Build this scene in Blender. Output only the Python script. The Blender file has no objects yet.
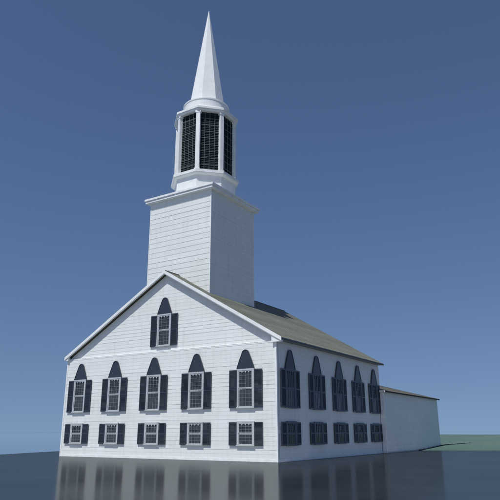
import bpy, bmesh, math, random
from mathutils import Vector, Matrix
random.seed(7)
scene = bpy.context.scene
col = scene.collection
V = Vector

# ------------------------------------------------------------------ measures
XL, XR, XM = -0.45, 18.0, 9.05           # church walls left / right, apex
HE, HA, LEN = 7.0, 12.5, 17.3            # eaves, ridge, length
GY = 0.14                                # the gable sits back from the lower wall
TCX, TH, TY = 8.92, 2.94, 1.42           # tower centre, half width, front
TCY = TY + TH
LCX, AP = 9.0, 2.38                      # lantern axis, apothem
SUN_EL, SUN_AZ = math.radians(60), math.radians(.4)

# ------------------------------------------------------------------ materials
def new_mat(name):
    m = bpy.data.materials.new(name); m.use_nodes = True
    nt = m.node_tree
    return m, nt, nt.nodes, nt.links, nt.nodes['Principled BSDF']

def setv(b, **k):
    for n, v in k.items():
        b.inputs[n.replace('_', ' ')].default_value = v

def noise(N, L, scale, detail=5, coord='Object', vec_scale=(1, 1, 1), rough=.55):
    tc = N.new('ShaderNodeTexCoord'); mp = N.new('ShaderNodeMapping')
    mp.inputs['Scale'].default_value = vec_scale
    L.new(tc.outputs[coord], mp.inputs['Vector'])
    n = N.new('ShaderNodeTexNoise'); n.inputs['Scale'].default_value = scale
    n.inputs['Detail'].default_value = detail; n.inputs['Roughness'].default_value = rough
    L.new(mp.outputs['Vector'], n.inputs['Vector'])
    return n.outputs['Fac']

def ramp(N, L, fac, stops):
    r = N.new('ShaderNodeValToRGB'); cr = r.color_ramp
    while len(cr.elements) < len(stops): cr.elements.new(.5)
    for e, (p, c) in zip(cr.elements, stops):
        e.position = p; e.color = (*c, 1)
    L.new(fac, r.inputs['Fac']); return r.outputs['Color']

def mul(N, L, a, b, f=1.0):
    m = N.new('ShaderNodeMix'); m.data_type = 'RGBA'; m.blend_type = 'MULTIPLY'
    m.inputs[0].default_value = f
    L.new(a, m.inputs[6]); L.new(b, m.inputs[7]); return m.outputs[2]

def bump(N, L, b, h, strength, dist):
    n = N.new('ShaderNodeBump'); n.inputs['Strength'].default_value = strength
    n.inputs['Distance'].default_value = dist
    L.new(h, n.inputs['Height']); L.new(n.outputs['Normal'], b.inputs['Normal'])

def mat_siding(name, base, rowh, boardw=3.7):
    m, nt, N, L, b = new_mat(name)
    tc = N.new('ShaderNodeTexCoord')
    br = N.new('ShaderNodeTexBrick'); br.offset = .37; br.offset_frequency = 2
    br.inputs['Color1'].default_value = (*base, 1)
    br.inputs['Color2'].default_value = (*[c * .965 for c in base], 1)
    br.inputs['Mortar'].default_value = (*[c * .72 for c in base], 1)
    br.inputs['Scale'].default_value = 1
    br.inputs['Mortar Size'].default_value = .004
    br.inputs['Brick Width'].default_value = boardw
    br.inputs['Row Height'].default_value = rowh
    L.new(tc.outputs['UV'], br.inputs['Vector'])
    big = ramp(N, L, noise(N, L, .45, 6), [(.3, (.93, .94, .92)), (.7, (1, 1, 1))])
    streak = ramp(N, L, noise(N, L, 1, 6, vec_scale=(5, 5, .5)), [(.28, (.86, .87, .85)), (.5, (1, 1, 1))])
    grain = ramp(N, L, noise(N, L, 1, 4, vec_scale=(1.5, 1.5, 16)), [(.3, (.93, .93, .93)), (.6, (1, 1, 1))])
    c = mul(N, L, mul(N, L, mul(N, L, br.outputs['Color'], big), streak, .6), grain)
    L.new(c, b.inputs['Base Color'])
    setv(b, Roughness=.5); b.inputs['Specular IOR Level'].default_value = .35
    bump(N, L, b, noise(N, L, 1, 5, vec_scale=(3, 3, 40)), .25, .01)
    return m

def mat_paint(name, base, rough=.45, var=.08, spec=.4):
    m, nt, N, L, b = new_mat(name)
    lo = tuple(c * (1 - var * 2) for c in base)
    c = ramp(N, L, noise(N, L, 1.7, 7), [(.25, lo), (.6, base)])
    L.new(c, b.inputs['Base Color']); setv(b, Roughness=rough)
    b.inputs['Specular IOR Level'].default_value = spec
    bump(N, L, b, noise(N, L, 22, 3), .12, .01)
    return m

def mat_shingle():
    m, nt, N, L, b = new_mat('roof shingles')
    tc = N.new('ShaderNodeTexCoord')
    br = N.new('ShaderNodeTexBrick'); br.offset = .5
    br.inputs['Color1'].default_value = (.25, .255, .205, 1)
    br.inputs['Color2'].default_value = (.215, .22, .18, 1)
    br.inputs['Mortar'].default_value = (.15, .15, .13, 1)
    br.inputs['Scale'].default_value = 1; br.inputs['Mortar Size'].default_value = .006
    br.inputs['Brick Width'].default_value = .3; br.inputs['Row Height'].default_value = .21
    L.new(tc.outputs['UV'], br.inputs['Vector'])
    big = ramp(N, L, noise(N, L, .5, 7), [(.3, (.82, .84, .80)), (.7, (1, 1, 1))])
    st = ramp(N, L, noise(N, L, 1, 5, coord='UV', vec_scale=(3, .35, 1)), [(.3, (.85, .86, .84)), (.55, (1, 1, 1))])
    L.new(mul(N, L, mul(N, L, br.outputs['Color'], big), st), b.inputs['Base Color'])
    setv(b, Roughness=.85)
    bump(N, L, b, noise(N, L, 60, 3), .4, .01)
    return m

def mat_glass():
    m, nt, N, L, b = new_mat('dark window glass')
    c = ramp(N, L, noise(N, L, .9, 3), [(.35, (.025, .030, .035)), (.7, (.055, .062, .07))])
    L.new(c, b.inputs['Base Color']); setv(b, Roughness=.06)
    bump(N, L, b, noise(N, L, 1.6, 2), .06, .02)
    return m

def mat_ground():
    m, nt, N, L, b = new_mat('polished dark ground')
    c = ramp(N, L, noise(N, L, .25, 8), [(.3, (.012, .015, .018)), (.7, (.022, .026, .03))])
    L.new(c, b.inputs['Base Color']); setv(b, Roughness=.7)
    b.inputs['Specular IOR Level'].default_value = 0
    g = N.new('ShaderNodeBsdfGlossy')
    g.inputs['Color'].default_value = (.97, 1, .97, 1)
    rr = N.new('ShaderNodeMapRange'); rr.inputs['To Min'].default_value = .11; rr.inputs['To Max'].default_value = .165
    L.new(noise(N, L, .35, 6), rr.inputs['Value']); L.new(rr.outputs['Result'], g.inputs['Roughness'])
    bp = N.new('ShaderNodeBump'); bp.inputs['Strength'].default_value = .05; bp.inputs['Distance'].default_value = .01
    L.new(noise(N, L, 1.2, 3), bp.inputs['Height']); L.new(bp.outputs['Normal'], g.inputs['Normal'])
    mx = N.new('ShaderNodeMixShader'); mx.inputs['Fac'].default_value = .27
    L.new(b.outputs['BSDF'], mx.inputs[1]); L.new(g.outputs['BSDF'], mx.inputs[2])
    L.new(mx.outputs['Shader'], N['Material Output'].inputs['Surface'])
    return m

def mat_water():
    m, nt, N, L, b = new_mat('calm lake water')
    setv(b, Base_Color=(.12, .20, .28, 1), Roughness=.02, IOR=1.33)
    bump(N, L, b, noise(N, L, 1.2, 4, vec_scale=(1, 1.6, 1)), .004, .02)
    return m

def mat_grass():
    m, nt, N, L, b = new_mat('meadow grass')
    a = ramp(N, L, noise(N, L, .06, 8), [(.3, (.10, .165, .145)), (.5, (.12, .19, .165)), (.72, (.15, .21, .18))])  # distance haze mixed into the grass colour as pale blue-green
    f = ramp(N, L, noise(N, L, 6, 6), [(.3, (.6, .62, .6)), (.65, (1, 1, 1))])
    L.new(mul(N, L, a, f), b.inputs['Base Color']); setv(b, Roughness=.9)
    b.inputs['Specular IOR Level'].default_value = .1
    bump(N, L, b, noise(N, L, 9, 5), .8, .08)
    return m

M_SID = mat_siding('white clapboard', (.76, .778, .772), .25)
M_SIDE_SMALL = mat_siding('white annex clapboard', (.72, .75, .74), .2)
M_TRIM = mat_paint('white trim paint', (.78, .80, .79))
M_SHUT = mat_paint('charcoal shutter paint', (.029, .037, .051), .34, .1, .6)
M_FRAME = mat_paint('grey white sash paint', (.45, .48, .50), .5)
M_FRAME_SHADED = mat_paint('shade-darkened sash paint', (.09, .12, .16), .5)  # side window frames: the wall's shade is put into the colour
M_MUNT = mat_paint('grey muntin paint', (.16, .18, .19), .5)
M_GLASS = mat_glass()
M_SHINGLE = mat_shingle()
M_BROWN = mat_paint('faded brown roofing', (.205, .19, .16), .8, .15, .2)
M_LOUVRE = mat_paint('dark green louvre paint', (.011, .024, .028), .6, .1, .3)
M_LATT = mat_paint('dull grey lattice', (.15, .18, .17), .5)
M_METAL = mat_paint('spire white metal', (.78, .80, .79), .32, .05, .5)
M_GUTTER = mat_paint('dark gutter metal', (.13, .15, .17), .5)
M_DARKSTONE = mat_paint('dark kerb stone', (.05, .06, .07), .8, .2, .2)

# ------------------------------------------------------------------ mesh builder
class MB:
    def __init__(s): s.v = []; s.f = []; s.uv = []
    def face(s, pts, uvs=None):
        i = len(s.v); s.v += [tuple(p) for p in pts]
        s.f.append(list(range(i, i + len(pts)))); s.uv.append(uvs or [(0, 0)] * len(pts))
    def hexa(s, a, b):                       # bottom ring a, top ring b
        n = len(a)
        s.face(list(reversed(a))); s.face(b)
        for i in range(n):
            j = (i + 1) % n; s.face([a[i], a[j], b[j], b[i]])
    def box(s, x0, x1, y0, y1, z0, z1):
        s.hexa([(x0, y0, z0), (x1, y0, z0), (x1, y1, z0), (x0, y1, z0)],
               [(x0, y0, z1), (x1, y0, z1), (x1, y1, z1), (x0, y1, z1)])
    def obox(s, o, u, n, w, u0, u1, n0, n1, w0, w1):   # box in a frame of its own
        P = lambda a, b, c: tuple(o + u * a + n * b + w * c)
        s.hexa([P(u0, n0, w0), P(u1, n0, w0), P(u1, n1, w0), P(u0, n1, w0)],
               [P(u0, n0, w1), P(u1, n0, w1), P(u1, n1, w1), P(u0, n1, w1)])
    def prism(s, outline, d):                # outline of 3-D points pushed along d
        b = [tuple(V(p) + d) for p in outline]; s.hexa([tuple(p) for p in outline], b)
    def build(s, name, mat, parent=None, bevel=0, smooth=False, loc=None):
        me = bpy.data.meshes.new(name); me.from_pydata(s.v, [], s.f)
        uvl = me.uv_layers.new(name='UVMap'); k = 0
        for f in s.uv:
            for u in f: uvl.data[k].uv = u; k += 1
        bm = bmesh.new(); bm.from_mesh(me)
        bmesh.ops.remove_doubles(bm, verts=bm.verts, dist=1e-5)
        bmesh.ops.recalc_face_normals(bm, faces=bm.faces)
        if bevel:
            bmesh.ops.bevel(bm, geom=list(bm.edges), offset=bevel, segments=2, affect='EDGES', clamp_overlap=True)
        bm.to_mesh(me); bm.free()
        if smooth:
            for p in me.polygons: p.use_smooth = True
        me.materials.append(mat)
        o = bpy.data.objects.new(name, me); col.objects.link(o)
        if parent:
            o.parent = parent
            # the geometry is written in world metres: undo the parents' offset
            off = V((0, 0, 0)); p = parent
            while p: off += p.location; p = p.parent
            if loc is None: o.location = -off
            else: o.location = V(loc) - off
        elif loc: o.location = loc
        return o

def empty(name, loc, label, cat, group=None):
    e = bpy.data.objects.new(name, None); col.objects.link(e); e.location = loc
    e['label'] = label; e['category'] = cat
    if group: e['group'] = group
    e.empty_display_size = .5
    return e

def laps(mb, o, u, v, n, vmax, rng, exp=.25, d=.0105, v0=0.0, vary=.0045):
    """overlapping boards: o corner, u along, v up, n outward; rng(t) gives the run of a course"""
    t = v0; prev = 0.004
    while t < vmax - 1e-4:
        t1 = min(t + exp, vmax)
        dd = d + random.uniform(-vary, vary); top = .004
        a0, a1 = rng(t); b0, b1 = rng(t1)
        if b1 - b0 < 0: b0 = b1 = (b0 + b1) / 2
        # a course is cut into lengths so that the butts do not sit in one line
        P = lambda a, tt, k: o + u * a + v * tt + n * k
        mb.face([P(a0, t, dd), P(a1, t, dd), P(b1, t1, top), P(b0, t1, top)],
                [(a0, t), (a1, t), (b1, t1 - .001), (b0, t1 - .001)])
        mb.face([P(a0, t, prev), P(a1, t, prev), P(a1, t, dd), P(a0, t, dd)],
                [(a0, t), (a1, t), (a1, t), (a0, t)])
        for s_, e_ in ((a0, b0), (a1, b1)):
            mb.face([P(s_, t, 0), P(s_, t, dd), P(e_, t1, top)], [(s_, t)] * 3)
        t = t1; prev = top

X_, Y_, Z_ = V((1, 0, 0)), V((0, 1, 0)), V((0, 0, 1))

# ------------------------------------------------------------------ the church
church = empty('church', (XM, LEN / 2, 0),
               'white clapboard church with tall steeple, dark shutters and olive shingle roof', 'church')

def wall(name, o, u, n, length, h, parent, mat, exp=.25, thick=.22):
    mb = MB()
    mb.obox(o, u, n, Z_, 0, length, -thick, -.002, 0, h)
    laps(mb, o + Z_ * .16, u, Z_, n, h - .16, lambda t: (0, length), exp)
    return mb.build(name, mat, parent)

wall('wall', V((XL, 0, 0)), X_, -Y_, XR - XL, HE, church, M_SID)
wall('wall', V((XR, .23, 0)), Y_, X_, LEN - .23, HE + .05, church, M_SID)
wall('wall', V((XR - .23, LEN, 0)), -X_, Y_, XR - XL - .46, HE, church, M_SID)
wall('wall', V((XL, LEN - .0, 0)), -Y_, -X_, LEN - .23, HE, church, M_SID)
# gables, front and rear
OVL, OVR, EZ = .14, .48, HE + .14         # overhangs and the height of the roof's lower edge
slL, slR = (HA + .17 - EZ) / (XM - XL + OVL), (HA + .17 - EZ) / (XR - XM + OVR)
zgl, zgr = HA - .03 - (XM - XL) * slL, HA - .03 - (XR - XM) * slR
def gable(y, n):
    mb = MB()
    ys = y; yb = y - n.y * .2
    out = [(XL + .02, ys, HE - .05), (XR - .02, ys, HE - .05), (XR - .02, ys, zgr), (XM, ys, HA - .03), (XL + .02, ys, zgl)]
    mb.prism(out, V((0, yb - ys, 0)))
    rng = lambda t: (XL + .02 + max(0, t - (zgl - HE)) / slL, XR - .02 - max(0, t - (zgr - HE)) / slR)
    laps(mb, V((0, ys + n.y * .002, HE)), X_, Z_, n, HA - HE - .06, rng, .25)
    return mb.build('gable', M_SID, church)
gable(GY, -Y_); gable(LEN - .02, Y_)

# trim: corner boards, base board, pediment ledge
for bx_ in ([(XL - .03, XL + .09, -.03, .005)], [(XR - .09, XR + .03, -.03, .0), (XR, XR + .03, .001, .10)], [(XR, XR + .03, LEN - .12, LEN + .03)]):
    mb = MB()
    for x0, x1, y0, y1 in bx_: mb.box(x0, x1, y0, y1, .16, HE - .1)
    mb.build('corner_board', M_TRIM, church)
mb = MB()
mb.box(XL - .03, XR + .032, -.032, .01, .0, .16); mb.box(XR + .0, XR + .032, .01, LEN, .0, .16)
mb.build('base_board', M_TRIM, church, .006)
mb = MB()                                  # narrow drip ledge at the foot of the pediment
mb.hexa([(XL - .02, -.014, HE - .005), (XR + .02, -.014, HE - .005), (XR + .02, GY + .02, HE - .005), (XL - .02, GY + .02, HE - .005)],
        [(XL - .02, -.014, HE + .015), (XR + .02, -.014, HE + .015), (XR + .02, GY + .02, HE + .06), (XL - .02, GY + .02, HE + .06)])
mb.build('pediment_ledge', M_TRIM, church)

# roof: two slopes with thickness and shingle courses
YF, YB = -.20, LEN + .06
roof_m = MB()
def slope(sx, xe, sl):
    u = Y_ if sx > 0 else -Y_
    OV = OVR if sx > 0 else OVL
    run = abs(xe - XM) + OV
    v = V((-sx * 1.0, 0, sl)).normalized(); n = V((sx * sl, 0, 1)).normalized()
    L = run * math.sqrt(1 + sl * sl)
    eave = V((xe + sx * OV, 0, EZ))
    o = V((eave.x, YF if sx > 0 else YB, eave.z))
    laps(roof_m, o, u, v, n, L, lambda t: (0, YB - YF), .21, .016, 0, .003)
    roof_m.obox(o, u, n, v, 0.0, YB - YF, -.08, -.0, 0, L - .0)
slope(1, XR, slR); slope(-1, XL, slL)
roof = roof_m.build('roof', M_SHINGLE, church)
mb = MB()
mb.obox(V((XM, YF - .01, HA + .165)), Y_, V((-slR, 0, 1)).normalized(), V((1, 0, -slR)).normalized(), 0, YB - YF + .02, .0, .05, -.03, .2)
mb.obox(V((XM, YF - .012, HA + .165)), Y_, V((slL, 0, 1)).normalized(), V((-1, 0, -slL)).normalized(), 0, YB - YF + .024, .0, .052, -.03, .2)
mb.build('ridge_cap', M_SHINGLE, roof)

# rake boards front and rear, eave fascia
def rake(y0, y1, up=.03):
    mb = MB()
    cL, cR = math.sqrt(1 + slL * slL), math.sqrt(1 + slR * slR)
    zt = HA + .17
    def chev(y0, y1, hi, lo, inset):         # a bent board: hi / lo measured square to the slope
        xl, xr = XL - OVL + inset, XR + OVR - inset
        zl = lambda x, k: zt - (XM - x) * slL + k * cL
        zr = lambda x, k: zt - (x - XM) * slR + k * cR
        L = [(xl, y0, zl(xl, lo)), (XM, y0, zt + lo * cL), (XM, y0, zt + hi * cL), (xl, y0, zl(xl, hi))]
        R = [(XM, y0, zt + lo * cR), (xr, y0, zr(xr, lo)), (xr, y0, zr(xr, hi)), (XM, y0, zt + hi * cR)]
        mb.prism(L, V((0, y1 - y0, 0))); mb.prism(R, V((0, y1 - y0, 0)))
    chev(y0, y1, up, -.165, -.02)
    if y0 < 1: chev(y0 + .03, y1 + .02, -.167, -.215, .35)
    else: chev(y0 - .02, y1 - .03, -.167, -.215, .35)
    return mb.build('rake_board', M_TRIM, church)
rake(YF - .06, YF - .001); rake(YB + .001, YB + .06, -.02)
for sx, xe, sl in ((1, XR, slR), (-1, XL, slL)):
    mb = MB()
    OV = OVR if sx > 0 else OVL
    ex = xe + sx * OV; ez = EZ
    x0, x1 = sorted((ex + sx * .001, ex + sx * .05))
    mb.box(x0, x1, YF + .02, YB, ez - .075, ez - .0)
    x0, x1 = sorted((xe + sx * .02, ex))
    mb.box(x0, x1, YF + .02, YB - .02, ez - .11, ez - .085)
    mb.build('eave_board', M_GUTTER, church, .004)
    # boxed returns closing the eave at the front and back corners
    for ya, yb in ((YF + .001, .0), ):
        mb = MB()
        xs = sorted((xe - sx * .22, xe + sx * (OV - .001)))
        zl = ez - .24
        zr = ez - .08
        zi = ez + (OV + .22) * sl - .19
        if sx > 0: out = [(xs[0], ya, zl), (xs[1], ya, zl), (xs[1], ya, zr - .06), (xs[0], ya, zi)]
        else: out = [(xs[0], ya, zl), (xs[1], ya, zl), (xs[1], ya, zi), (xs[0], ya, zr - .06)]
        mb.prism(out, V((0, yb - ya, 0)))
        mb.build('eave_return', M_TRIM, church, .005)

# windows
def hood_outline(w, h):
    pr = [(0, 1), (.06, .985), (.2, .9), (.32, .78), (.42, .6), (.5, .45), (.58, .3), (.66, .15)] if w > .45 else \
         [(0, 1), (.08, .985), (.22, .9), (.34, .78)]
    prof = [(0, w), (.16, w * .91), (.34, w * .78), (.5, w * .665), (.64, w * .55), (.76, w * .46), (.86, w * .385),
            (.93, w * .30), (.975, w * .18), (1, 0)]
    pts = [(-a, t * h) for t, a in prof] + [(a, t * h) for t, a in reversed(prof[:-1])]
    return pts

def window(o, u, n, z0, z1, hood, mframe):
    """o: foot of the wall under the window's middle"""
    O = V(o) + n * .0
    hw = .62; H = z1 - z0
    W = MB()
    bx = lambda m, a0, a1, b0, b1, c0, c1: m.obox(O, u, n, Z_, a0, a1, b0, b1, c0, c1)
    # casing
    bx(W, -hw, -hw + .115, .0, .085, z0, z1); bx(W, hw - .115, hw, .0, .085, z0, z1)
    bx(W, -hw, hw, .0, .09, z1 + .001, z1 + .10); bx(W, -hw - .03, hw + .03, .0, .13, z0 - .07, z0 - .001)
    win = W.build('window', mframe, church, .006, loc=None)
    ih = hw - .117
    s = MB(); bx(s, -ih, ih, .012, .030, z0 + .001, z1); s.build('pane', M_GLASS, win)
    zm = z0 + H * .5
    s = MB()
    for a, b, dep in ((z0 + .002, zm + .02, .05), (zm + .022, z1 - .002, .07)):
        bx(s, -ih, -ih + .05, .031, dep, a, b); bx(s, ih - .05, ih, .031, dep, a, b)
        bx(s, -ih + .0505, ih - .0505, .031, dep, a, a + .05); bx(s, -ih + .0505, ih - .0505, .031, dep, b - .055, b)
    sash = s; s = MB()
    for a, b, dep in ((z0 + .052, zm - .035, .042), (zm + .072, z1 - .057, .062)):
        rows = 3 if H < 1.8 else 4
        for k in range(1, 4):
            x = -ih + 2 * ih * k / 4; bx(s, x - .012, x + .012, .031, dep, a, b)
        for k in range(1, rows):
            z = a + (b - a) * k / rows; bx(s, -ih + .05, ih - .05, .0315, dep - .002, z - .011, z + .011)
    s.build('muntin', M_MUNT if mframe is M_FRAME else M_SHUT, win)  # side muntins painted darker to carry the shade
    # small pale wedges standing in for sky glints on the top panes
    s = sash
    zt = z1 - .058
    for k in range(1, 4):
        x = -ih + 2 * ih * k / 4; r = .05
        out = [O + u * (x - r) + Z_ * zt, O + u * (x + r) + Z_ * zt, O + u * (x + .02) + Z_ * (zt - .075), O + u * (x - .02) + Z_ * (zt - .075)]
        s.prism([p + n * .0625 for p in out], n * .008)
    s.build('sash', mframe, win)
    for sx in (-1, 1):
        s = MB(); a0, a1 = (hw + .005, hw + .585) if sx > 0 else (-hw - .585, -hw - .005)
        zb, zt2 = z0 - .045, z1 + .05
        bx(s, a0, a0 + .07, .03, .085, zb, zt2); bx(s, a1 - .07, a1, .03, .085, zb, zt2)
        rails = [zb, zt2 - .09] + ([zb + (zt2 - zb) * .5 - .045])
        for r in rails: bx(s, a0 + .0701, a1 - .0701, .03, .083, r, r + .09)
        bx(s, a0 + .07, a1 - .07, .031, .04, zb + .01, zt2 - .01)
        z = zb + .1
        while z < zt2 - .12:                 # slats
            p = [O + u * (a0 + .0705) + Z_ * z + n * .078, O + u * (a1 - .0705) + Z_ * z + n * .078,
                 O + u * (a1 - .0705) + Z_ * (z + .05) + n * .045, O + u * (a0 + .0705) + Z_ * (z + .05) + n * .045]
            s.prism(p, Z_ * .012); z += .062
        s.build('shutter', M_SHUT, win)
    if hood:
        s = MB(); pts = hood_outline(hw + .03, 1.18)
        out = [O + u * a + Z_ * (z1 + .102 + t) + n * .02 for a, t in pts]
        s.prism(out, n * .06)
        # raised rim following the outline
        for (a, t), (c, e) in zip(pts[:-1], pts[1:]):
            p = O + u * a + Z_ * (z1 + .102 + t); q = O + u * c + Z_ * (z1 + .102 + e)
            d = (q - p).normalized(); w = d.cross(n).normalized()
            if (w.dot(O + Z_ * (z1 + .4) - p)) < 0: w = -w
            s.obox(p, d, n, w, 0, (q - p).length, .08, .10, 0, .035)
        s.build('window_hood', M_SHUT, win)
    return win

FX = [1.17, 4.72, 8.39, 12.03, 15.84]
for i, x in enumerate(FX):
    window((x, -.03, 0), X_, -Y_, .94, 2.20, False, M_FRAME)
    window((x, -.03, 0), X_, -Y_, 3.12, 5.32, True, M_FRAME)
window((8.99, GY - .03, 0), X_, -Y_, 7.40, 9.50, True, M_FRAME)
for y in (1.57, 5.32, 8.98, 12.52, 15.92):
    window((XR + .03, y, 0), Y_, X_, .94, 2.20, False, M_FRAME_SHADED)
    window((XR + .03, y, 0), Y_, X_, 3.12, 5.32, True, M_FRAME_SHADED)

# ------------------------------------------------------------------ tower
TB, TT = 9.2, 19.0
mb = MB()
mb.box(TCX - TH + .003, TCX + TH - .003, TY + .003, TY + 2 * TH - .003, TB, TT)
cor = [V((TCX - TH, TY, TB)), V((TCX + TH, TY, TB)), V((TCX + TH, TY + 2 * TH, TB)), V((TCX - TH, TY + 2 * TH, TB))]
for k, (u, n) in enumerate(((X_, -Y_), (Y_, X_), (-X_, Y_), (-Y_, -X_))):
    laps(mb, cor[k], u, Z_, n, TT - TB, lambda t: (0, 2 * TH), .4, .016)
tower = mb.build('tower', M_SID, church)
for k, (u, n) in enumerate(((X_, -Y_), (Y_, X_), (-X_, Y_), (-Y_, -X_))):
    c = cor[k] - u * .0; q = cor[(k + 1) % 4]
    mb = MB()
    mb.obox(q, u, n, Z_, -.05, .03, .0, .03, .0, TT - TB)
    n2 = u; mb.obox(q, n, n2, Z_, -.05, -.0005, .0, .029, .0, TT - TB)
    mb.build('corner_board', M_TRIM, tower)
def ring_box(mb, o, z0, z1):
    mb.box(TCX - TH - o, TCX + TH + o, TY - o, TY + 2 * TH + o, z0, z1)
mb = MB(); ring_box(mb, .33, 18.93, 19.12); ring_box(mb, .40, 19.121, 19.30)
mb.build('tower_cornice', M_TRIM, tower, .02)
mb = MB()
o = .38
mb.hexa([(TCX - TH - o, TY - o, 19.302), (TCX + TH + o, TY - o, 19.302), (TCX + TH + o, TY + 2 * TH + o, 19.302), (TCX - TH - o, TY + 2 * TH + o, 19.302)],
        [(LCX - 2.3, TCY - 2.3, 19.62), (LCX + 2.3, TCY - 2.3, 19.62), (LCX + 2.3, TCY + 2.3, 19.62), (LCX - 2.3, TCY + 2.3, 19.62)])
mb.build('tower_deck', M_TRIM, tower)

# ------------------------------------------------------------------ lantern
def octa(ap, z, cx=LCX, cy=TCY):
    R = ap / math.cos(math.pi / 8)
    return [(cx + R * math.cos(math.pi / 8 + k * math.pi / 4), cy + R * math.sin(math.pi / 8 + k * math.pi / 4), z) for k in range(8)]
mb = MB(); mb.hexa(octa(AP - .02, 19.4), octa(AP - .02, 20.95))
lantern = mb.build('lantern', M_TRIM, church)
mb = MB(); mb.hexa(octa(AP + .14, 20.84), octa(AP + .24, 20.95)); mb.hexa(octa(AP + .27, 20.951), octa(AP + .27, 21.20))
mb.build('lantern_ledge', M_TRIM, lantern, .02)
mb = MB(); mb.hexa(octa(AP - .32, 21.2), octa(AP - .32, 26.5)); mb.build('lantern_core', M_LOUVRE, lantern)
LB, LT = 21.201, 26.45
for k in range(8):
    a = k * math.pi / 4 + math.pi / 8
    R = (AP - .11) / math.cos(math.pi / 8)
    c = V((LCX + R * math.cos(a), TCY + R * math.sin(a), 0)); n = V((math.cos(a), math.sin(a), 0)); u = V((-n.y, n.x, 0))
    mb = MB(); mb.obox(c, u, n, Z_, -.165, .165, -.16, .12, LB, LT)
    mb.obox(c, u, n, Z_, -.22, .22, -.18, .15, LB, LB + .18); mb.obox(c, u, n, Z_, -.22, .22, -.18, .15, LT - .18, LT - .001)
    mb.build('lantern_post', M_TRIM, lantern, .012)
for k in range(8):
    a = k * math.pi / 4
    n = V((math.cos(a), math.sin(a), 0)); u = V((-n.y, n.x, 0)); c = V((LCX, TCY, 0)) + n * (AP - .17)
    w = .80
    mb = MB(); mb.obox(c, u, n, Z_, -w, w, -.12, -.06, LB, LT)
    z = LB + .06
    while z < LT - .1:                       # sloping louvre blades
        p = [c + u * -w + n * .0 + Z_ * z, c + u * w + n * .0 + Z_ * z, c + u * w + n * -.06 + Z_ * (z + .11), c + u * -w + n * -.06 + Z_ * (z + .11)]
        mb.prism(p, Z_ * .02); z += .15
    lv = mb.build('louvre_panel', M_LOUVRE, lantern)
    mb = MB()
    for i in range(1, 4):
        x = -w + 2 * w * i / 4; mb.obox(c, u, n, Z_, x - .014, x + .014, .005, .03, LB, LT)
    for i in range(1, 9):
        z = LB + (LT - LB) * i / 9; mb.obox(c, u, n, Z_, -w, w, .0055, .028, z - .014, z + .014)
    lt = mb.build('lattice', M_LATT, lantern)
mb = MB(); mb.hexa(octa(AP + .08, LT), octa(AP + .13, LT + .16)); mb.hexa(octa(AP + .19, LT + .161), octa(AP + .19, LT + .36))
mb.build('lantern_cornice', M_TRIM, lantern, .018)
mb = MB(); mb.hexa(octa(AP + .17, LT + .361), octa(2.0, LT + .75)); mb.build('lantern_roof', M_METAL, lantern)
# round drum below the spire
def lathe(mb, prof, cx, cy, seg=48):
    for (r0, z0), (r1, z1) in zip(prof[:-1], prof[1:]):
        for k in range(seg):
            a, b = 2 * math.pi * k / seg, 2 * math.pi * (k + 1) / seg
            P = lambda r, t, z: (cx + r * math.cos(t), cy + r * math.sin(t), z)
            if r1 < 1e-4: mb.face([P(r0, a, z0), P(r0, b, z0), P(0, 0, z1)])
            elif r0 < 1e-4: mb.face([P(0, 0, z0), P(r1, b, z1), P(r1, a, z1)])
            else: mb.face([P(r0, a, z0), P(r0, b, z0), P(r1, b, z1), P(r1, a, z1)])
mb = MB(); lathe(mb, [(1.92, LT + .6), (1.92, LT + 1.44), (1.97, LT + 1.47), (1.97, LT + 1.55), (1.85, LT + 1.61), (1.4, LT + 1.74), (0, LT + 1.76)], LCX, TCY)
mb.build('spire_drum', M_METAL, church, 0)
SB = LT + 1.68
mb = MB()
base = octa(1.44, SB); tip = (LCX + .03, TCY, 38.10)
top = [(tip[0] + (p[0] - LCX) * .012, tip[1] + (p[1] - TCY) * .012, tip[2]) for p in base]
mb.hexa(base, top)
spire = mb.build('spire', M_METAL, church)

# ------------------------------------------------------------------ annex behind the church
AX0, AX1, AY0, AY1, AH = 2.0, 18.38, 17.12, 33.2, 4.86
annex = empty('annex_building', ((AX0 + AX1) / 2, (AY0 + AY1) / 2, 0),
              'low white windowless annex with faded brown roof behind the church', 'annex')
def awall(o, u, n, length):
    mb = MB(); mb.obox(o, u, n, Z_, 0, length, -.2, -.002, 0, AH)
    laps(mb, o + Z_ * .1, u, Z_, n, AH - .1, lambda t: (0, length), .2, .012, 0, .002)
    return mb.build('wall', M_SIDE_SMALL, annex)
awall(V((AX1, AY0 + .0, 0)), Y_, X_, AY1 - AY0)
awall(V((AX1 - .21, AY1, 0)), -X_, Y_, AX1 - AX0 - .42)
awall(V((AX0, AY1, 0)), -Y_, -X_, AY1 - LEN - .1)
mb = MB(); mb.box(XR + .06, AX1 - .002, AY0 - .03, AY0 - .002, 0, AH); mb.box(AX1 - .001, AX1 + .03, AY0 - .03, AY0 + .12, 0, AH)
mb.build('corner_board', M_TRIM, annex)
ARX = (AX0 + AX1) / 2; asl = .26; AR = AH + (AX1 - ARX) * asl
mb = MB()
for y in (AY1 - .2,):
    mb.prism([(AX0 + .02, y, AH - .02), (AX1 - .02, y, AH - .02), (ARX, y, AR - .03)], V((0, .19, 0)))
mb.build('gable', M_SIDE_SMALL, annex)
mb = MB()
mb.prism([(XR + .08, AY0 + .01, AH - .02), (AX1 - .02, AY0 + .01, AH - .02), (AX1 - .02, AY0 + .01, AH + .0), (XR + .08, AY0 + .01, AH + (AX1 - XR) * asl)], V((0, .15, 0)))
mb.build('gable', M_SIDE_SMALL, annex)
mb = MB()
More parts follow.
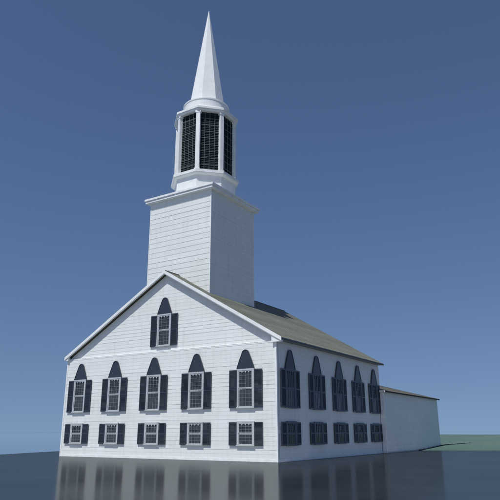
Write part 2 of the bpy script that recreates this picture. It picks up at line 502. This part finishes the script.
for sx, xe in ((1, AX1), (-1, AX0)):
    u = Y_ if sx > 0 else -Y_
    v = V((-sx, 0, asl)).normalized(); n = V((sx * asl, 0, 1)).normalized()
    L = (abs(xe - ARX) + .22) * math.sqrt(1 + asl * asl)
    y0, y1 = AY0 - .12, AY1 + .25
    if sx < 0: y0 = LEN + .3
    o = V((xe + sx * .22, y0 if sx > 0 else y1, AH - .22 * asl + .12))
    if sx > 0:                               # stop where the church stands in front
        Lc = (AX1 - XR - .32 + .22 + .02)
        laps(mb, V((o.x, LEN + .27, o.z)), u, v, n, L, lambda t: (0, y1 - LEN - .27), .3, .012)
        mb.obox(V((o.x, LEN + .27, o.z)), u, n, v, 0, y1 - LEN - .27, -.1, 0, 0, L)
        mb.obox(o, u, n, v, 0, LEN + .27 - y0, -.1, 0.01, 0, .50)
    else:
        laps(mb, o, u, v, n, L, lambda t: (0, y1 - y0), .3, .012)
        mb.obox(o, u, n, v, 0, y1 - y0, -.1, 0, 0, L)
mb.build('roof', M_BROWN, annex)
mb = MB(); ex = AX1 + .221; ez = AH - .22 * asl + .12
mb.box(ex, ex + .03, AY0 - .12, AY1 + .25, ez - .12, ez); mb.build('eave_board', M_DARKSTONE, annex)
mb = MB(); mb.box(XR + .09, AX1 + .2, AY0 - .15, AY0 - .121, AH + .0 - .06, AH + .10); mb.build('rake_board', M_TRIM, annex)

# low dark kerb along the foot of the annex, running on into the grass
kerb = MB(); n = 14
for i in range(n):
    a, b = 25.5 + i * 1.45, 25.5 + (i + 1) * 1.45 - .012
    z = .06 + .30 * min(1, (a - 25.5) / 8)
    kerb.box(AX1 + .04, AX1 + .24, a, b, -.1, z + .01)
k = kerb.build('stone_kerb', M_DARKSTONE, None, .01)
k['label'] = 'low dark stone kerb along the foot of the annex, running into the grass'; k['category'] = 'kerb'

# ------------------------------------------------------------------ setting
poly = [(-60, -260), (60, -260), (340, -160), (340, 190), (24.9, 28.8), (20, 26.3), (10, 21.2), (-8, 13), (-10, 7.8), (-7.4, 0), (-5, -7.2), (-2, -40)]
mb = MB(); mb.hexa([(x, y, -.9) for x, y in poly], [(x, y, 0) for x, y in poly])
g = mb.build('ground', mat_ground()); g['kind'] = 'structure'

mb = MB()
E_, N_ = V((.8895, .457, 0)), V((-.457, .8895, 0)); O_ = V((10, 21.25, 0))
us = [0, 2, 5, 8, 11, 14, 17, 20, 25, 30, 40, 55, 75, 100, 140, 190, 250, 320, 400]
ss = [0, .3, 1, 2, 3.5, 5, 7, 9, 12, 16, 22, 30, 40, 55, 75, 100, 130, 160, 190, 215, 240, 280, 340, 420]
def fz(u, s):
    z = .012 + .33 * min(1, s / 8) ** 1.1
    z += (.03 * math.sin(u * .21 + s * .13) + .02 * math.sin(u * .53 - s * .31)) * min(1, s / 10)
    if s > 200: z -= ((s - 200) / 40) ** 2 * .35
    if u < 6: z -= (6 - u) * .02
    return z
grid = [[O_ + E_ * u + N_ * s + Z_ * fz(u, s) for s in ss] for u in us]
for i in range(len(us) - 1):
    for j in range(len(ss) - 1):
        mb.face([grid[i][j], grid[i + 1][j], grid[i + 1][j + 1], grid[i][j + 1]])
for i in range(len(us) - 1):
    a, b = grid[i][0], grid[i + 1][0]; mb.face([a, b, b - Z_ * .8, a - Z_ * .8])
for j in range(len(ss) - 1):
    a, b = grid[0][j], grid[0][j + 1]; mb.face([a, b, b - Z_ * 1.5, a - Z_ * 1.5])
f = mb.build('field', mat_grass(), None, 0, True); f['kind'] = 'structure'

mb = MB(); R = 9000
mb.face([(-R, -R, -.55), (R, -R, -.55), (R, R, -.55), (-R, R, -.55)])
w = mb.build('water', mat_water()); w['kind'] = 'structure'

# ------------------------------------------------------------------ sky and sun
world = bpy.data.worlds.new('World'); scene.world = world; world.use_nodes = True
N, L = world.node_tree.nodes, world.node_tree.links
bg = N['Background']
sky = N.new('ShaderNodeTexSky'); sky.sky_type = 'NISHITA'; sky.sun_disc = False
sky.sun_elevation = SUN_EL; sky.sun_rotation = math.pi + SUN_AZ
sky.altitude = 300; sky.air_density = 1.0; sky.dust_density = .6; sky.ozone_density = 1.6
hs = N.new('ShaderNodeHueSaturation'); hs.inputs['Saturation'].default_value = 1.08
tc = N.new('ShaderNodeTexCoord'); mad = N.new('ShaderNodeVectorMath'); mad.operation = 'MULTIPLY_ADD'
mad.inputs[1].default_value = (1, 1, .70); mad.inputs[2].default_value = (0, 0, .16)
nv = N.new('ShaderNodeVectorMath'); nv.operation = 'NORMALIZE'
L.new(tc.outputs['Generated'], mad.inputs[0]); L.new(mad.outputs[0], nv.inputs[0]); L.new(nv.outputs[0], sky.inputs['Vector'])
L.new(sky.outputs['Color'], hs.inputs['Color']); tint = N.new('ShaderNodeMix'); tint.data_type = 'RGBA'; tint.blend_type = 'MULTIPLY'; tint.inputs[0].default_value = 1
tint.inputs[7].default_value = (.99, .975, 1.06, 1)
L.new(hs.outputs['Color'], tint.inputs[6]); L.new(tint.outputs[2], bg.inputs['Color'])
bg.inputs['Strength'].default_value = .08

sd = bpy.data.lights.new('sun', 'SUN'); sd.energy = 3.85; sd.angle = math.radians(.53); sd.color = (1, .98, .95)
so = bpy.data.objects.new('sun', sd); col.objects.link(so)
d = V((-math.sin(SUN_AZ) * math.cos(SUN_EL), -math.cos(SUN_AZ) * math.cos(SUN_EL), math.sin(SUN_EL)))
so.rotation_euler = d.to_track_quat('Z', 'Y').to_euler(); so.location = (0, -20, 60)

# ------------------------------------------------------------------ camera
yaw, pit, rol = .5638, .3015, -.0023
F = V((-math.sin(yaw) * math.cos(pit), math.cos(yaw) * math.cos(pit), math.sin(pit)))
Rt = V((math.cos(yaw), math.sin(yaw), 0)); U = Rt.cross(F)
R2 = Rt * math.cos(rol) + U * math.sin(rol); U2 = -Rt * math.sin(rol) + U * math.cos(rol)
cam = bpy.data.cameras.new('camera'); co = bpy.data.objects.new('camera', cam); col.objects.link(co)
m = Matrix(((R2.x, U2.x, -F.x, 35.704), (R2.y, U2.y, -F.y, -30.9473), (R2.z, U2.z, -F.z, 1.702), (0, 0, 0, 1)))
co.matrix_world = m
cam.sensor_width = 36; cam.lens = 36 * 583.74 / 500; cam.clip_end = 20000; cam.clip_start = .1
scene.camera = co
scene.render.resolution_x = scene.render.resolution_y = 1024
vs = scene.view_settings
vs.view_transform = 'Standard'; vs.look = 'None'; vs.gamma = 1; vs.use_curve_mapping = False; vs.exposure = 0
